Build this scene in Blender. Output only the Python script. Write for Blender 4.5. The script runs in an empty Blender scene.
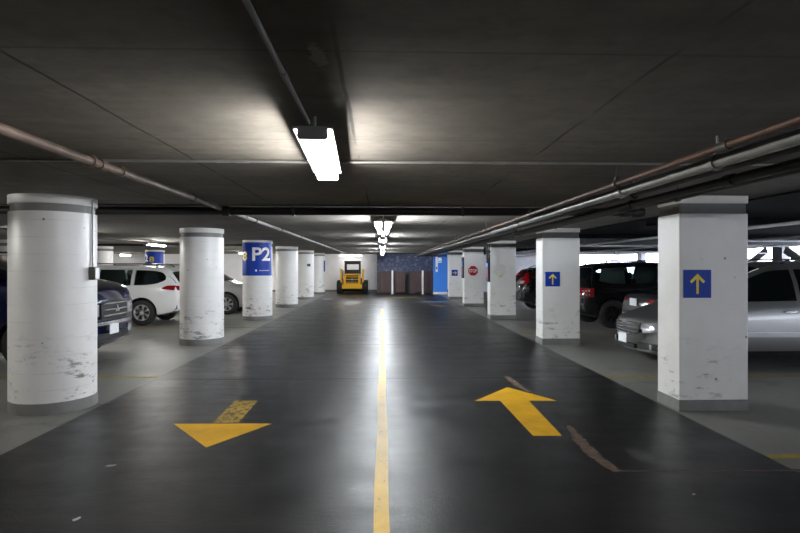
import bpy, bmesh, math, random
from mathutils import Vector, Matrix
PI = math.pi
random.seed(7)
scene = bpy.context.scene
COL = scene.collection
CEIL = 2.46
YEND = 36.0

# ------------------------------------------------------------------ materials
def mat(name, color, rough=.5, metal=0., noise=0., nscale=6., bump=0., bscale=60., coat=0., emit=None, estr=0., spec=.5, stretch=(1, 1, 1), rnoise=0.):
    m = bpy.data.materials.new(name); m.use_nodes = True
    nt = m.node_tree; b = nt.nodes['Principled BSDF']
    b.inputs['Base Color'].default_value = (*color, 1)
    b.inputs['Roughness'].default_value = rough
    b.inputs['Metallic'].default_value = metal
    b.inputs['Coat Weight'].default_value = coat
    b.inputs['Coat Roughness'].default_value = .05
    b.inputs['Specular IOR Level'].default_value = spec
    if emit:
        b.inputs['Emission Color'].default_value = (*emit, 1)
        b.inputs['Emission Strength'].default_value = estr
    tc = nt.nodes.new('ShaderNodeTexCoord')
    mp = nt.nodes.new('ShaderNodeMapping'); mp.inputs['Scale'].default_value = stretch
    nt.links.new(tc.outputs['Object'], mp.inputs['Vector'])
    if noise or rnoise:
        n = nt.nodes.new('ShaderNodeTexNoise'); n.inputs['Scale'].default_value = nscale; n.inputs['Detail'].default_value = 6
        n.inputs['Roughness'].default_value = .6
        nt.links.new(mp.outputs['Vector'], n.inputs['Vector'])
    if noise:
        r = nt.nodes.new('ShaderNodeValToRGB')
        r.color_ramp.elements[0].position = .3; r.color_ramp.elements[1].position = .7
        r.color_ramp.elements[0].color = (*[c * (1 - noise) for c in color], 1)
        r.color_ramp.elements[1].color = (*[min(1, c * (1 + noise)) for c in color], 1)
        nt.links.new(n.outputs['Fac'], r.inputs['Fac'])
        nt.links.new(r.outputs['Color'], b.inputs['Base Color'])
    if rnoise:
        q = nt.nodes.new('ShaderNodeMapRange')
        q.inputs['From Min'].default_value = .3; q.inputs['From Max'].default_value = .7
        q.inputs['To Min'].default_value = max(0.02, rough - rnoise); q.inputs['To Max'].default_value = min(1, rough + rnoise)
        nt.links.new(n.outputs['Fac'], q.inputs['Value']); nt.links.new(q.outputs['Result'], b.inputs['Roughness'])
    if bump:
        n2 = nt.nodes.new('ShaderNodeTexNoise'); n2.inputs['Scale'].default_value = bscale; n2.inputs['Detail'].default_value = 4
        nt.links.new(mp.outputs['Vector'], n2.inputs['Vector'])
        bp = nt.nodes.new('ShaderNodeBump'); bp.inputs['Strength'].default_value = bump; bp.inputs['Distance'].default_value = .01
        nt.links.new(n2.outputs['Fac'], bp.inputs['Height']); nt.links.new(bp.outputs['Normal'], b.inputs['Normal'])
    return m

class NT:
    """small helper for building node chains on a principled material"""
    def __init__(s, m):
        s.m = m; s.nt = m.node_tree; s.b = s.nt.nodes['Principled BSDF']
        tc = s.nt.nodes.new('ShaderNodeTexCoord'); s.co = tc.outputs['Object']
        sx = s.nt.nodes.new('ShaderNodeSeparateXYZ'); s.nt.links.new(s.co, sx.inputs[0])
        s.x, s.y, s.z = sx.outputs
    def link(s, v, sock):
        if isinstance(v, (int, float)): sock.default_value = v
        elif isinstance(v, tuple): sock.default_value = (*v, 1) if len(v) == 3 else v
        else: s.nt.links.new(v, sock)
    def math(s, op, a, b=0., c=0., clamp=False):
        n = s.nt.nodes.new('ShaderNodeMath'); n.operation = op; n.use_clamp = clamp
        for i, v in enumerate((a, b, c)): s.link(v, n.inputs[i])
        return n.outputs[0]
    def noise(s, scale, detail=5, stretch=None, rough=.6, seed=0.):
        n = s.nt.nodes.new('ShaderNodeTexNoise'); n.inputs['Scale'].default_value = scale
        n.inputs['Detail'].default_value = detail; n.inputs['Roughness'].default_value = rough
        mp = s.nt.nodes.new('ShaderNodeMapping'); mp.inputs['Scale'].default_value = stretch or (1, 1, 1)
        mp.inputs['Location'].default_value = (seed, seed * 1.7, seed * .6)
        s.nt.links.new(s.co, mp.inputs['Vector']); s.nt.links.new(mp.outputs[0], n.inputs['Vector'])
        return n.outputs['Fac']
    def ramp(s, v, lo, hi, a=0., b=1.):
        n = s.nt.nodes.new('ShaderNodeMapRange'); n.clamp = True
        s.link(v, n.inputs['Value'])
        for k, q in (('From Min', lo), ('From Max', hi), ('To Min', a), ('To Max', b)): n.inputs[k].default_value = q
        return n.outputs['Result']
    def mix(s, f, a, b):
        n = s.nt.nodes.new('ShaderNodeMix'); n.data_type = 'RGBA'
        s.link(f, n.inputs['Factor']); s.link(a, n.inputs[6]); s.link(b, n.inputs[7])
        return n.outputs[2]
    def line(s, v, pos, w):          # 1 on the line, 0 off it
        d = s.math('ABSOLUTE', s.math('SUBTRACT', v, pos))
        return s.ramp(d, w * .5, w, 1., 0.)
    def bump(s, h, strength=.3, dist=.01):
        n = s.nt.nodes.new('ShaderNodeBump'); n.inputs['Strength'].default_value = strength; n.inputs['Distance'].default_value = dist
        s.link(h, n.inputs['Height']); s.nt.links.new(n.outputs[0], s.b.inputs['Normal'])

def pattern_lane():
    m = mat('lane_coating', (.012, .012, .0125), .35); t = NT(m)
    n1 = t.noise(.7, 6); n2 = t.noise(5, 6, (1, .5, 1)); n3 = t.noise(2.2, 5, (.35, 2.4, 1), seed=4)
    c = t.mix(t.ramp(n1, .35, .7), (.005, .005, .0054), (.011, .0108, .0106))
    c = t.mix(t.math('MULTIPLY', t.ramp(n2, .45, .8), .4), c, (.016, .0155, .015))
    c = t.mix(t.math('MULTIPLY', t.ramp(n3, .52, .8), .4), c, (.022, .021, .02))
    # cross joints in the slab
    jm = 0.
    for yy, w in ((8.1, .02), (11.6, .025), (17.0, .03), (22.4, .03)):
        wob = t.math('ADD', t.y, t.math('MULTIPLY', t.noise(1.2, 3, seed=yy), .12))
        ln = t.math('MULTIPLY', t.line(wob, yy + .06, w * 1.3), t.ramp(t.noise(.55, 4, seed=yy * 2), .44, .58)); jm = t.math('MAXIMUM', ln, jm)
        c = t.mix(t.math('MULTIPLY', ln, .75), c, (.004, .004, .004))
    # pale blobs; the two far left ones paint in the wall glow's reflection
    def blob(cx, cy, rx, ry, sd):
        dx = t.math('DIVIDE', t.math('SUBTRACT', t.x, cx), rx); dy = t.math('DIVIDE', t.math('SUBTRACT', t.y, cy), ry)
        r = t.math('SQRT', t.math('ADD', t.math('MULTIPLY', dx, dx), t.math('MULTIPLY', dy, dy)))
        r = t.math('ADD', r, t.math('MULTIPLY', t.math('SUBTRACT', t.noise(3, 5, seed=sd), .5), .9))
        return t.ramp(r, .6, 1., 1., 0.)
    for q in ((-1.35, 25.0, .42, 1.6, 3), (-2.75, 28.0, .35, .8, 8), (2.4, 25.6, 1.0, .5, 13), (2.25, 4.75, .12, .2, 11)):
        c = t.mix(t.math('MULTIPLY', blob(*q), .6 if q[1] > 10 else .12), c, (.3, .3, .31))
    t.link(c, t.b.inputs['Base Color'])
    r = t.ramp(t.noise(2.4, 7, (.45, 1.1, 1), rough=.7, seed=2), .3, .7, .285, .44)
    r = t.math('ADD', r, t.math('MULTIPLY', t.ramp(n2, .5, .8), .08))
    r = t.math('ADD', r, t.math('MULTIPLY', jm, .5))
    t.link(r, t.b.inputs['Roughness'])
    t.b.inputs['Specular IOR Level'].default_value = .33
    h = t.math('ADD', t.noise(70, 4, (1, 1.3, 1)), t.math('MULTIPLY', t.noise(14, 4, (.7, 1.6, 1), seed=6), .8))
    t.bump(h, .30, .006)
    return m

def pattern_slab():
    m = mat('bay_concrete', (.16, .157, .14), .5); t = NT(m)
    n1 = t.noise(.8, 6); n2 = t.noise(7, 6)
    c = t.mix(t.ramp(n1, .35, .68), (.125, .124, .112), (.20, .197, .175))
    c = t.mix(t.math('MULTIPLY', t.ramp(n2, .5, .8), .4), c, (.09, .088, .08))
    c = t.mix(t.math('MULTIPLY', t.ramp(t.noise(1.4, 6, seed=9), .6, .68), .6), c, (.05, .048, .045))
    t.link(c, t.b.inputs['Base Color'])
    t.link(t.ramp(n1, .3, .7, .32, .55), t.b.inputs['Roughness'])
    t.bump(t.noise(60, 4), .15)
    return m

def pattern_ceiling():
    m = mat('ceiling_concrete', (.12, .11, .1), .8); t = NT(m)
    n1 = t.noise(.9, 6); n2 = t.noise(2.5, 6, (.3, 3, 1)); n3 = t.noise(10, 6)
    c = t.mix(t.ramp(n1, .3, .7), (.10, .090, .076), (.215, .198, .17))
    c = t.mix(t.math('MULTIPLY', t.ramp(n2, .45, .75), .55), c, (.105, .094, .08))
    c = t.mix(t.math('MULTIPLY', t.ramp(n3, .45, .7), .45), c, (.085, .077, .065))
    # board joints of the formwork
    for px in (-1.43, -.17, 1.12, 2.37, -2.68):
        wob = t.math('ADD', t.x, t.math('MULTIPLY', t.noise(1.0, 3, (.0, 1, 1), seed=px), .06))
        brk = t.ramp(t.noise(.6, 3, (.2, 1, 1), seed=px * 3 + 5), .40, .5)
        c = t.mix(t.math('MULTIPLY', t.line(wob, px + .03, .012), t.math('MULTIPLY', brk, .85)), c, (.025, .023, .02))
    yy = t.math('FRACT', t.math('DIVIDE', t.math('ADD', t.y, .1), 1.45))
    c = t.mix(t.math('MULTIPLY', t.line(yy, .5, .008), .5), c, (.06, .055, .05))
    dx = t.math('DIVIDE', t.math('ADD', t.x, .246), .035); dy = t.math('DIVIDE', t.math('SUBTRACT', t.y, 2.12), .13)
    rr = t.math('ADD', t.math('SQRT', t.math('ADD', t.math('MULTIPLY', dx, dx), t.math('MULTIPLY', dy, dy))), t.math('MULTIPLY', t.math('SUBTRACT', t.noise(18, 4), .5), 2.2))
    c = t.mix(t.ramp(rr, .6, 1., .55, 0.), c, (.4, .39, .37))
    t.link(c, t.b.inputs['Base Color'])
    t.bump(t.math('ADD', n2, t.math('MULTIPLY', n3, .5)), .25, .01)
    return m

def pattern_pillar(name, seed, lines=True, scuff=1.):
    m = mat(name, (.78, .77, .74), .38); t = NT(m)
    oi = t.nt.nodes.new('ShaderNodeObjectInfo'); va = t.nt.nodes.new('ShaderNodeVectorMath'); va.operation = 'MULTIPLY_ADD'
    t.nt.links.new(oi.outputs['Location'], va.inputs[0]); va.inputs[1].default_value = (1.37, 1.37, 0); t.nt.links.new(t.co, va.inputs[2])
    t.co = va.outputs[0]
    n1 = t.noise(1.6, 5, seed=seed)
    c = t.mix(t.ramp(n1, .3, .7), (.70, .69, .665), (.78, .77, .745))
    if lines:
        wob = t.math('ADD', t.z, t.math('MULTIPLY', t.noise(1.5, 3, seed=seed + 2), .03))
        fr = t.math('FRACT', t.math('DIVIDE', wob, .19))
        brk = t.ramp(t.noise(2.5, 4, seed=seed + 1), .42, .6)
        c = t.mix(t.math('MULTIPLY', t.line(fr, .5, .03), t.math('MULTIPLY', brk, .35)), c, (.42, .41, .39))
    # dark scuffs where bumpers rub, with gaps and streaks
    s1 = t.ramp(t.noise(6, 8, (.6, .6, 2.2), rough=.75, seed=seed + 3), .53, .58)
    s2 = t.ramp(t.noise(3.0, 3, seed=seed + 7), .44, .56)
    mask = t.math('MULTIPLY', t.math('MULTIPLY', s1, s2), t.ramp(t.z, .95, .45, 0., 1.))
    c = t.mix(t.math('MULTIPLY', mask, .85 * scuff), c, (.12, .115, .11))
    # little pits where bugholes show through the paint
    vo = t.nt.nodes.new('ShaderNodeTexVoronoi'); vo.inputs['Scale'].default_value = 4.2
    t.nt.links.new(t.co, vo.inputs['Vector'])
    pit = t.math('MULTIPLY', t.ramp(vo.outputs['Distance'], .045, .075, 1., 0.), t.ramp(t.noise(1.3, 2, seed=seed + 12), .47, .51))
    c = t.mix(t.math('MULTIPLY', pit, .8), c, (.1, .095, .09))
    t.link(c, t.b.inputs['Base Color'])
    t.bump(t.math('ADD', t.noise(25, 4, seed=seed), t.math('MULTIPLY', t.noise(5, 3, seed=seed), 1.5)), .12, .01)
    return m

def pattern_yellow(name, wear_lo, wear_hi, wornc=(.03, .028, .025), col=(.62, .36, .015), rough=.5):
    m = mat(name, col, rough, spec=.2); t = NT(m)
    c = t.mix(t.ramp(t.noise(3, 5), .3, .7), tuple(v * .8 for v in col), tuple(min(1, v * 1.1) for v in col))
    w = t.ramp(t.noise(16, 8, (1, .6, 1), rough=.75, seed=5), wear_lo, wear_hi)
    c = t.mix(w, c, wornc)
    t.link(c, t.b.inputs['Base Color'])
    t.bump(t.noise(45, 4), .25, .01)
    return m

M = {}
M['lane'] = pattern_lane(); M['slab'] = pattern_slab(); M['ceiling'] = pattern_ceiling()
M['yellow_line'] = pattern_yellow('yellow_line_paint', .60, .70, (.05, .045, .03), (.66, .43, .05), .4)
M['yellow_arrow'] = pattern_yellow('yellow_arrow_paint', .72, .8, col=(.72, .39, .006))
M['yellow_worn'] = pattern_yellow('worn_yellow_paint', .46, .60, (.035, .03, .02), (.42, .27, .03))
M['yellow_stall'] = pattern_yellow('stall_line_paint', .52, .66, (.13, .127, .112), (.30, .22, .03))
M['wall'] = mat('white_wall_paint', (.74, .73, .74), .6, noise=.06, nscale=2, bump=.15)
M['block'] = mat('white_block_wall', (.72, .72, .76), .5, noise=.06, nscale=3, bump=.2)
M['base_grey'] = mat('grey_base_paint', (.17, .17, .16), .55, noise=.2, nscale=5, bump=.1)
M['dark_wall'] = mat('dark_wall_paint', (.10, .10, .11), .7, noise=.1)
M['groove'] = mat('shaded_groove', (.19, .187, .178), .6, noise=.12, nscale=3)  # shade of the recess put into a colour darker than the pillar's
M['copper'] = mat('rusty_copper_pipe', (.092, .068, .054), .5, .2, noise=.65, nscale=9, stretch=(1, .5, 1))
M['rust'] = mat('rust_brown_pipe', (.06, .027, .014), .55, .2, noise=.6, nscale=9)
M['steel'] = mat('galvanised_steel', (.42, .42, .41), .38, .8, noise=.2, nscale=6)
M['greypipe'] = mat('grey_painted_pipe', (.14, .14, .13), .45, .2, noise=.3, nscale=7)
M['darkpipe'] = mat('dark_painted_pipe', (.05, .047, .043), .45, .3, noise=.3, nscale=7)
M['black_iron'] = mat('black_iron_pipe', (.008, .008, .008), .5, .2)
M['housing'] = mat('lamp_housing', (.45, .45, .43), .45, .4)
M['lens'] = mat('glowing_lens', (.9, .9, .9), .4, emit=(1., .965, .90), estr=1.)
M['blue_sign'] = mat('blue_sign_vinyl', (.003, .040, .34), .4, spec=.22)
M['blue_paint'] = mat('bright_blue_paint', (.05, .24, .80), .4)
M['sign_white'] = mat('white_sign_lettering', (.85, .85, .87), .4)
M['sign_yellow'] = mat('yellow_sign_lettering', (.78, .62, .03), .4)
M['sign_red'] = mat('red_sign_enamel', (.40, .012, .014), .35)
M['sign_faded'] = mat('faded_decal', (.66, .665, .64), .5, noise=.1, nscale=12)
M['navy'] = mat('navy_sign_edge', (.02, .025, .07), .4)
M['black'] = mat('black_plastic', (.01, .01, .011), .45)
M['rubber'] = mat('tyre_rubber', (.012, .012, .012), .7)
M['alloy'] = mat('alloy_rim', (.66, .66, .67), .35, .3)
M['dark_alloy'] = mat('dark_rim', (.12, .12, .125), .35, .8)
M['chrome'] = mat('chrome', (.88, .88, .9), .16, 1.)
M['pane'] = mat('see_through_pane', (.01, .012, .012), .04)
nt_ = M['pane'].node_tree; tr_ = nt_.nodes.new('ShaderNodeBsdfTransparent'); tr_.inputs[0].default_value = (.70, .78, .78, 1)
fr_ = nt_.nodes.new('ShaderNodeFresnel'); fr_.inputs[0].default_value = 1.45; gl_ = nt_.nodes.new('ShaderNodeBsdfGlossy'); gl_.inputs['Roughness'].default_value = .03
mx_ = nt_.nodes.new('ShaderNodeMixShader'); nt_.links.new(fr_.outputs[0], mx_.inputs[0]); nt_.links.new(tr_.outputs[0], mx_.inputs[1]); nt_.links.new(gl_.outputs[0], mx_.inputs[2]); nt_.links.new(mx_.outputs[0], nt_.nodes['Material Output'].inputs[0])
M['soffit'] = mat('shade_dark_soffit', (.009, .009, .011), .9, noise=.2, spec=.05)  # dimness of the right bays put into the near-black colour
M['pale_conduit'] = mat('pale_painted_conduit', (.82, .82, .84), .35)
M['glass'] = mat('tinted_car_glass', (.006, .009, .009), .04, coat=.5)
M['headlamp'] = mat('clear_headlamp', (.55, .56, .58), .1, .5, coat=1)
M['taillamp'] = mat('red_taillamp', (.25, .006, .01), .12, coat=1)
M['plate'] = mat('licence_plate', (.75, .76, .78), .45, noise=.12, nscale=30)
M['p_white'] = mat('white_car_paint', (.80, .80, .79), .22, coat=1)
M['p_blue'] = mat('dark_blue_car_paint', (.003, .006, .04), .2, .3, coat=1)
M['p_silver'] = mat('silver_car_paint', (.25, .25, .244), .34, .7, coat=.25)
M['p_steel'] = mat('grey_silver_car_paint', (.42, .42, .42), .3, .6, coat=1)
M['p_black'] = mat('black_car_paint', (.006, .006, .007), .18, coat=1)
M['p_grey'] = mat('charcoal_car_paint', (.05, .051, .053), .3, .5, coat=1)
M['loader_yellow'] = mat('loader_yellow_paint', (.72, .38, .01), .4)
M['brown'] = mat('brown_gate_slats', (.085, .048, .044), .55, noise=.25, nscale=6, stretch=(6, 1, .5))
M['sealant'] = mat('torn_brown_sealant', (.075, .042, .024), .8, noise=.85, nscale=16, bump=.6)
M['rust_joint'] = mat('rusty_joint_filler', (.075, .038, .03), .7, noise=.5, nscale=14)
M['paper'] = mat('paper_scrap', (.38, .38, .39), .8)
M['cream'] = mat('white_post_paint', (.8, .78, .76), .45)
M['concrete_dark'] = mat('outside_concrete', (.25, .25, .27), .7)

def shutter_pattern():
    m = mat('slate_blue_shutter', (.05, .06, .12), .45, .3); t = NT(m)
    br = t.ramp(t.noise(3.2, 3, (1.4, 1, 2.2)), .52, .62)
    fr = t.math('FRACT', t.math('DIVIDE', t.z, .105))
    c = t.mix(t.math('MULTIPLY', br, t.line(fr, .5, .5)), (.085, .10, .18), (.26, .29, .42))
    t.link(c, t.b.inputs['Base Color'])
    return m
M['shutter'] = shutter_pattern()
M['pillar_a'] = pattern_pillar('white_pillar_paint', 1.3)
M['pillar_b'] = pattern_pillar('white_pillar_paint_flat', 7.1, lines=False, scuff=.7)

# ------------------------------------------------------------------ mesh builder
class MB:
    def __init__(s): s.bm = bmesh.new(); s.mi = 0
    def _f(s, f): f.material_index = s.mi
    def quad(s, vs):
        f = s.bm.faces.new([v if isinstance(v, bmesh.types.BMVert) else s.bm.verts.new(v) for v in vs]); s._f(f); return f
    def box(s, c, d, rz=0., bevel=0., rot=None):
        b2 = bmesh.new(); bmesh.ops.create_cube(b2, size=1)
        bmesh.ops.scale(b2, vec=d, verts=b2.verts)
        if bevel: bmesh.ops.bevel(b2, geom=list(b2.edges), offset=bevel, segments=2, affect='EDGES', profile=.6)
        if rot: bmesh.ops.rotate(b2, cent=(0, 0, 0), matrix=rot, verts=b2.verts)
        if rz: bmesh.ops.rotate(b2, cent=(0, 0, 0), matrix=Matrix.Rotation(rz, 3, 'Z'), verts=b2.verts)
        bmesh.ops.translate(b2, vec=c, verts=b2.verts)
        return s.join(b2)
    def join(s, b2):
        mp = {v: s.bm.verts.new(v.co) for v in b2.verts}
        for f in b2.faces:
            n = s.bm.faces.new([mp[v] for v in f.verts]); s._f(n)
        b2.free(); return s
    def tube(s, pts, r, n=10, caps=True):
        pts = [Vector(p) for p in pts]; rings = []
        for i, p in enumerate(pts):
            d = (pts[min(i + 1, len(pts) - 1)] - pts[max(i - 1, 0)]).normalized()
            up = Vector((0, 0, 1)) if abs(d.z) < .95 else Vector((1, 0, 0))
            a = d.cross(up).normalized(); b = a.cross(d)
            rr = r[i] if isinstance(r, (list, tuple)) else r
            rings.append([s.bm.verts.new(p + (a * math.cos(2 * PI * k / n) + b * math.sin(2 * PI * k / n)) * rr) for k in range(n)])
        for i in range(len(rings) - 1):
            for k in range(n): s.quad([rings[i][k], rings[i][(k + 1) % n], rings[i + 1][(k + 1) % n], rings[i + 1][k]])
        if caps: s.quad(rings[0][::-1]); s.quad(rings[-1])
        return s
    def lathe(s, prof, n=48, c=(0, 0, 0), axis='Z'):
        rings = []
        for (r, z) in prof:
            ring = []
            for k in range(n):
                a = 2 * PI * k / n
                p = (r * math.cos(a), r * math.sin(a), z) if axis == 'Z' else (r * math.cos(a), z, r * math.sin(a))
                ring.append(s.bm.verts.new((p[0] + c[0], p[1] + c[1], p[2] + c[2])))
            rings.append(ring)
        for i in range(len(rings) - 1):
            for k in range(n): s.quad([rings[i][k], rings[i][(k + 1) % n], rings[i + 1][(k + 1) % n], rings[i + 1][k]])
        if prof[0] != prof[-1]:
            s.quad(rings[0][::-1]); s.quad(rings[-1])
        return s
    def prism(s, poly, a, b, axis='Z'):
        def P(p, h): return {'Z': (p[0], p[1], h), 'Y': (p[0], h, p[1]), 'X': (h, p[0], p[1])}[axis]
        lo = [s.bm.verts.new(P(p, a)) for p in poly]; hi = [s.bm.verts.new(P(p, b)) for p in poly]
        n = len(poly); s.quad(lo[::-1]); s.quad(hi)
        for k in range(n): s.quad([lo[k], lo[(k + 1) % n], hi[(k + 1) % n], hi[k]])
        return s
    def shell(s, rows, inner):
        """closed thin shell from a grid of outer points and a grid of inner points"""
        A = [[s.bm.verts.new(p) for p in r] for r in rows]; B = [[s.bm.verts.new(p) for p in r] for r in inner]
        R, C = len(A), len(A[0])
        for i in range(R - 1):
            for j in range(C - 1):
                s.quad([A[i][j], A[i + 1][j], A[i + 1][j + 1], A[i][j + 1]]); s.quad([B[i][j], B[i][j + 1], B[i + 1][j + 1], B[i + 1][j]])
        for j in range(C - 1):
            s.quad([A[0][j], A[0][j + 1], B[0][j + 1], B[0][j]]); s.quad([A[-1][j], B[-1][j], B[-1][j + 1], A[-1][j + 1]])
        for i in range(R - 1):
            s.quad([A[i][0], B[i][0], B[i + 1][0], A[i + 1][0]]); s.quad([A[i][-1], A[i + 1][-1], B[i + 1][-1], B[i][-1]])
        return s
    def build(s, name, mats, parent=None, smooth=None, label=None, loc=None):
        bmesh.ops.remove_doubles(s.bm, verts=s.bm.verts, dist=1e-5)
        bmesh.ops.recalc_face_normals(s.bm, faces=s.bm.faces)
        me = bpy.data.meshes.new(name); s.bm.to_mesh(me); s.bm.free()
        for m in (mats if isinstance(mats, (list, tuple)) else [mats]): me.materials.append(m)
        if smooth is not None:
            for p in me.polygons: p.use_smooth = True
            me.set_sharp_from_angle(angle=math.radians(smooth))
        o = bpy.data.objects.new(name, me); COL.objects.link(o)
        if parent: o.parent = parent
        if loc: o.location = loc
        if label: o['label'] = label
        return o

def tag(o, label, cat, group=None, kind=None):
    o['label'] = label; o['category'] = cat
    if group: o['group'] = group
    if kind: o['kind'] = kind
    return o
def thing(name, label, cat, loc=(0, 0, 0), rz=0., group=None, kind='thing'):
    o = bpy.data.objects.new(name, None); COL.objects.link(o); o.empty_display_size = .2
    o.location = loc; o.rotation_euler = (0, 0, rz)
    return tag(o, label, cat, group, kind)
def struct(name, mb, m, label=None, cat=None, smooth=None):
    o = mb.build(name, m, smooth=smooth); o['kind'] = 'structure'
    if label: o['label'] = label; o['category'] = cat
    return o
def text_mesh(txt, size, depth=.004, bold=.0):
    cu = bpy.data.curves.new('lettering', 'FONT'); cu.body = txt; cu.size = size; cu.extrude = depth / 2; cu.offset = bold
    cu.align_x = 'CENTER'; cu.align_y = 'CENTER'; cu.resolution_u = 4
    ob = bpy.data.objects.new('lettering', cu); COL.objects.link(ob)
    dg = bpy.context.evaluated_depsgraph_get(); dg.update()
    me = bpy.data.meshes.new_from_object(ob.evaluated_get(dg))
    bpy.data.objects.remove(ob); bpy.data.curves.remove(cu)
    return me
def text_obj(name, txt, size, m, parent, fn, bold=0., width=None, height=None, depth=.004, label=None, wrapped=False):
    """letters whose flat (x, y, z) is mapped through fn"""
    me = text_mesh(txt, size, depth, bold)
    xs = [v.co.x for v in me.vertices]; ys = [v.co.y for v in me.vertices]
    cx, cy = (min(xs) + max(xs)) / 2, (min(ys) + max(ys)) / 2
    sx = width / (max(xs) - min(xs)) if width else 1; sy = height / (max(ys) - min(ys)) if height else 1
    if wrapped:
        bm = bmesh.new(); bm.from_mesh(me)
        lo, hi = min(xs), max(xs); n = max(2, int((hi - lo) * sx / .025))
        for k in range(1, n):
            bmesh.ops.bisect_plane(bm, geom=bm.verts[:] + bm.edges[:] + bm.faces[:], plane_co=(lo + (hi - lo) * k / n, 0, 0), plane_no=(1, 0, 0))
        bmesh.ops.triangulate(bm, faces=bm.faces[:]); bm.to_mesh(me); bm.free()
    for v in me.vertices: v.co = fn((v.co.x - cx) * sx, (v.co.y - cy) * sy, v.co.z)
    me.materials.clear(); me.materials.append(m)
    o = bpy.data.objects.new(name, me); COL.objects.link(o); o.parent = parent
    if label: o['label'] = label
    return o

# ------------------------------------------------------------------ setting
XL, XR, YB = -21., 15.5, -12.
struct('floor', MB().box(((XL + XR) / 2, (YB + YEND) / 2, -.1), (XR - XL + .6, YEND - YB + .6, .2)), M['slab'], 'grey concrete floor of the parking bays', 'floor')
struct('floor_lane', MB().box((0, (YB + YEND - .3) / 2, .0005), (6.66, YEND - YB - .3, .005)), M['lane'], 'dark glossy coated driving lane floor', 'floor')
struct('ceiling', MB().box(((XL + XR) / 2, (YB + YEND) / 2, CEIL + .15), (XR - XL + .6, YEND - YB + .6, .3)), M['ceiling'], 'low stained concrete ceiling slab', 'ceiling')
struct('wall_left', MB().box((XL - .15, (YB + YEND) / 2, CEIL / 2), (.3, YEND - YB, CEIL)), M['wall'])
struct('wall_front', MB().box(((XL + XR) / 2, YB - .15, CEIL / 2), (XR - XL + .6, .3, CEIL)), M['dark_wall'])
WX0, WX1, WZ0, WZ1 = 10.3, 15.2, 1.25, 2.40       # opening in the end wall
b = MB(); yy = YEND + .15
b.box(((XL - .3 + 5.0) / 2, yy, CEIL / 2), (5.0 - XL + .3, .3, CEIL))
struct('wall_back', b, M['wall'], 'pale painted end wall of the garage', 'wall')
b = MB()
b.box(((5.0 + WX0) / 2, yy, CEIL / 2), (WX0 - 5.0, .3, CEIL))
b.box(((WX0 + WX1) / 2, yy, WZ0 / 2), (WX1 - WX0, .3, WZ0))
b.box(((WX0 + WX1) / 2, yy, (WZ1 + CEIL) / 2), (WX1 - WX0, .3, CEIL - WZ1))
b.box(((WX1 + XR + .3) / 2, yy, CEIL / 2), (XR + .3 - WX1, .3, CEIL))
struct('wall_back_daylit', b, M['block'], 'white end wall with an open daylight slot behind the black cars', 'wall')
# right wall: spandrel, header and piers with open slots between
b = MB(); xx = XR + .15
b.box((xx, (YB + YEND) / 2, .6), (.3, YEND - YB, 1.2)); b.box((xx, (YB + YEND) / 2, 2.44), (.3, YEND - YB, .05))
PIERS = [-8, -2.2, 3.6, 9.4, 15.3, 21.1, 26.9, 32.7]
for y in PIERS: b.box((xx, y, 1.8), (.3, .55, 1.25))
struct('wall_right', b, M['dark_wall'], 'dark parapet wall with open daylight slots', 'wall')
for i, y in enumerate(PIERS[4:7]):
    for sgn in (1, -1):
        a = math.atan2(1.15, 2.2)
        br = MB().box((0, 0, 0), (.09, 2.05, .28), rot=Matrix.Rotation(-sgn * a, 3, 'X'))
        o = br.build('wall_mounted_brace', M['darkpipe'], loc=(XR - .05, y + sgn * 1.42, 1.82))
        tag(o, 'dark diagonal brace across the open daylight slot in the right parapet wall', 'brace', 'braces in the daylight slots', 'thing')
# baseboards along the end wall
struct('baseboard_back', MB().box(((XL + 5) / 2, YEND - .02, .07), (5 - XL, .04, .14)), M['base_grey'])

# ------------------------------------------------------------------ markings on the floor
def flat(pts, z0=.002, z1=.0042): return MB().prism(pts, z0, z1)
b = MB(); n = 60
L = [(-.052 + .006 * math.sin(k * .9), -4 + k * 25.5 / n) for k in range(n + 1)]
R = [(.052 + .006 * math.sin(k * .9 + .5), -4 + k * 25.5 / n) for k in range(n + 1)]
b.prism(L + R[::-1], .002, .0042)
tag(b.build('centre_line', M['yellow_line']), 'long yellow centre line painted down the middle of the dark lane', 'floor marking', kind='thing')
t = thing('painted_arrow', 'yellow floor arrow on the left of the lane pointing toward the viewer', 'floor marking')
flat([(-2.178, 5.83), (-1.152, 5.81), (-1.599, 5.06)]).build('arrow_head', M['yellow_arrow'], t)
flat([(-1.802, 6.81), (-1.52, 6.80), (-1.517, 5.84), (-1.781, 5.85)]).build('arrow_shaft', M['yellow_worn'], t, label='worn scraped yellow shaft')
t = thing('painted_arrow', 'yellow floor arrow on the right of the lane pointing away toward the far end', 'floor marking')
flat([(1.71, 7.45), (1.14, 6.714), (2.146, 6.681)]).build('arrow_head', M['yellow_arrow'], t)
flat([(1.447, 6.703), (1.80, 6.691), (1.751, 5.3), (1.469, 5.309)]).build('arrow_shaft', M['yellow_arrow'], t)
def stall(x0, x1, y, label, z=.0001):
    o = MB().box(((x0 + x1) / 2, y, .0008), (abs(x1 - x0), .1, .003)).build('stall_line', M['yellow_stall'])
    tag(o, label, 'floor marking', 'yellow stall lines', 'thing')
stall(-8.6, -3.35, 8.34, 'faded yellow stall line on the floor in front of the dark blue SUV')
stall(-8.6, -3.35, 15.05, 'faded yellow stall line on the floor beside the white SUV')
stall(3.35, 8.6, 8.1, 'faded yellow stall line running under the silver minivan side')
stall(3.35, 8.6, 4.66, 'yellow stall line nearest the viewer at the right edge')
stall(3.35, 8.6, 13.3, 'faint yellow stall line in front of the tall black SUV')
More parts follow.
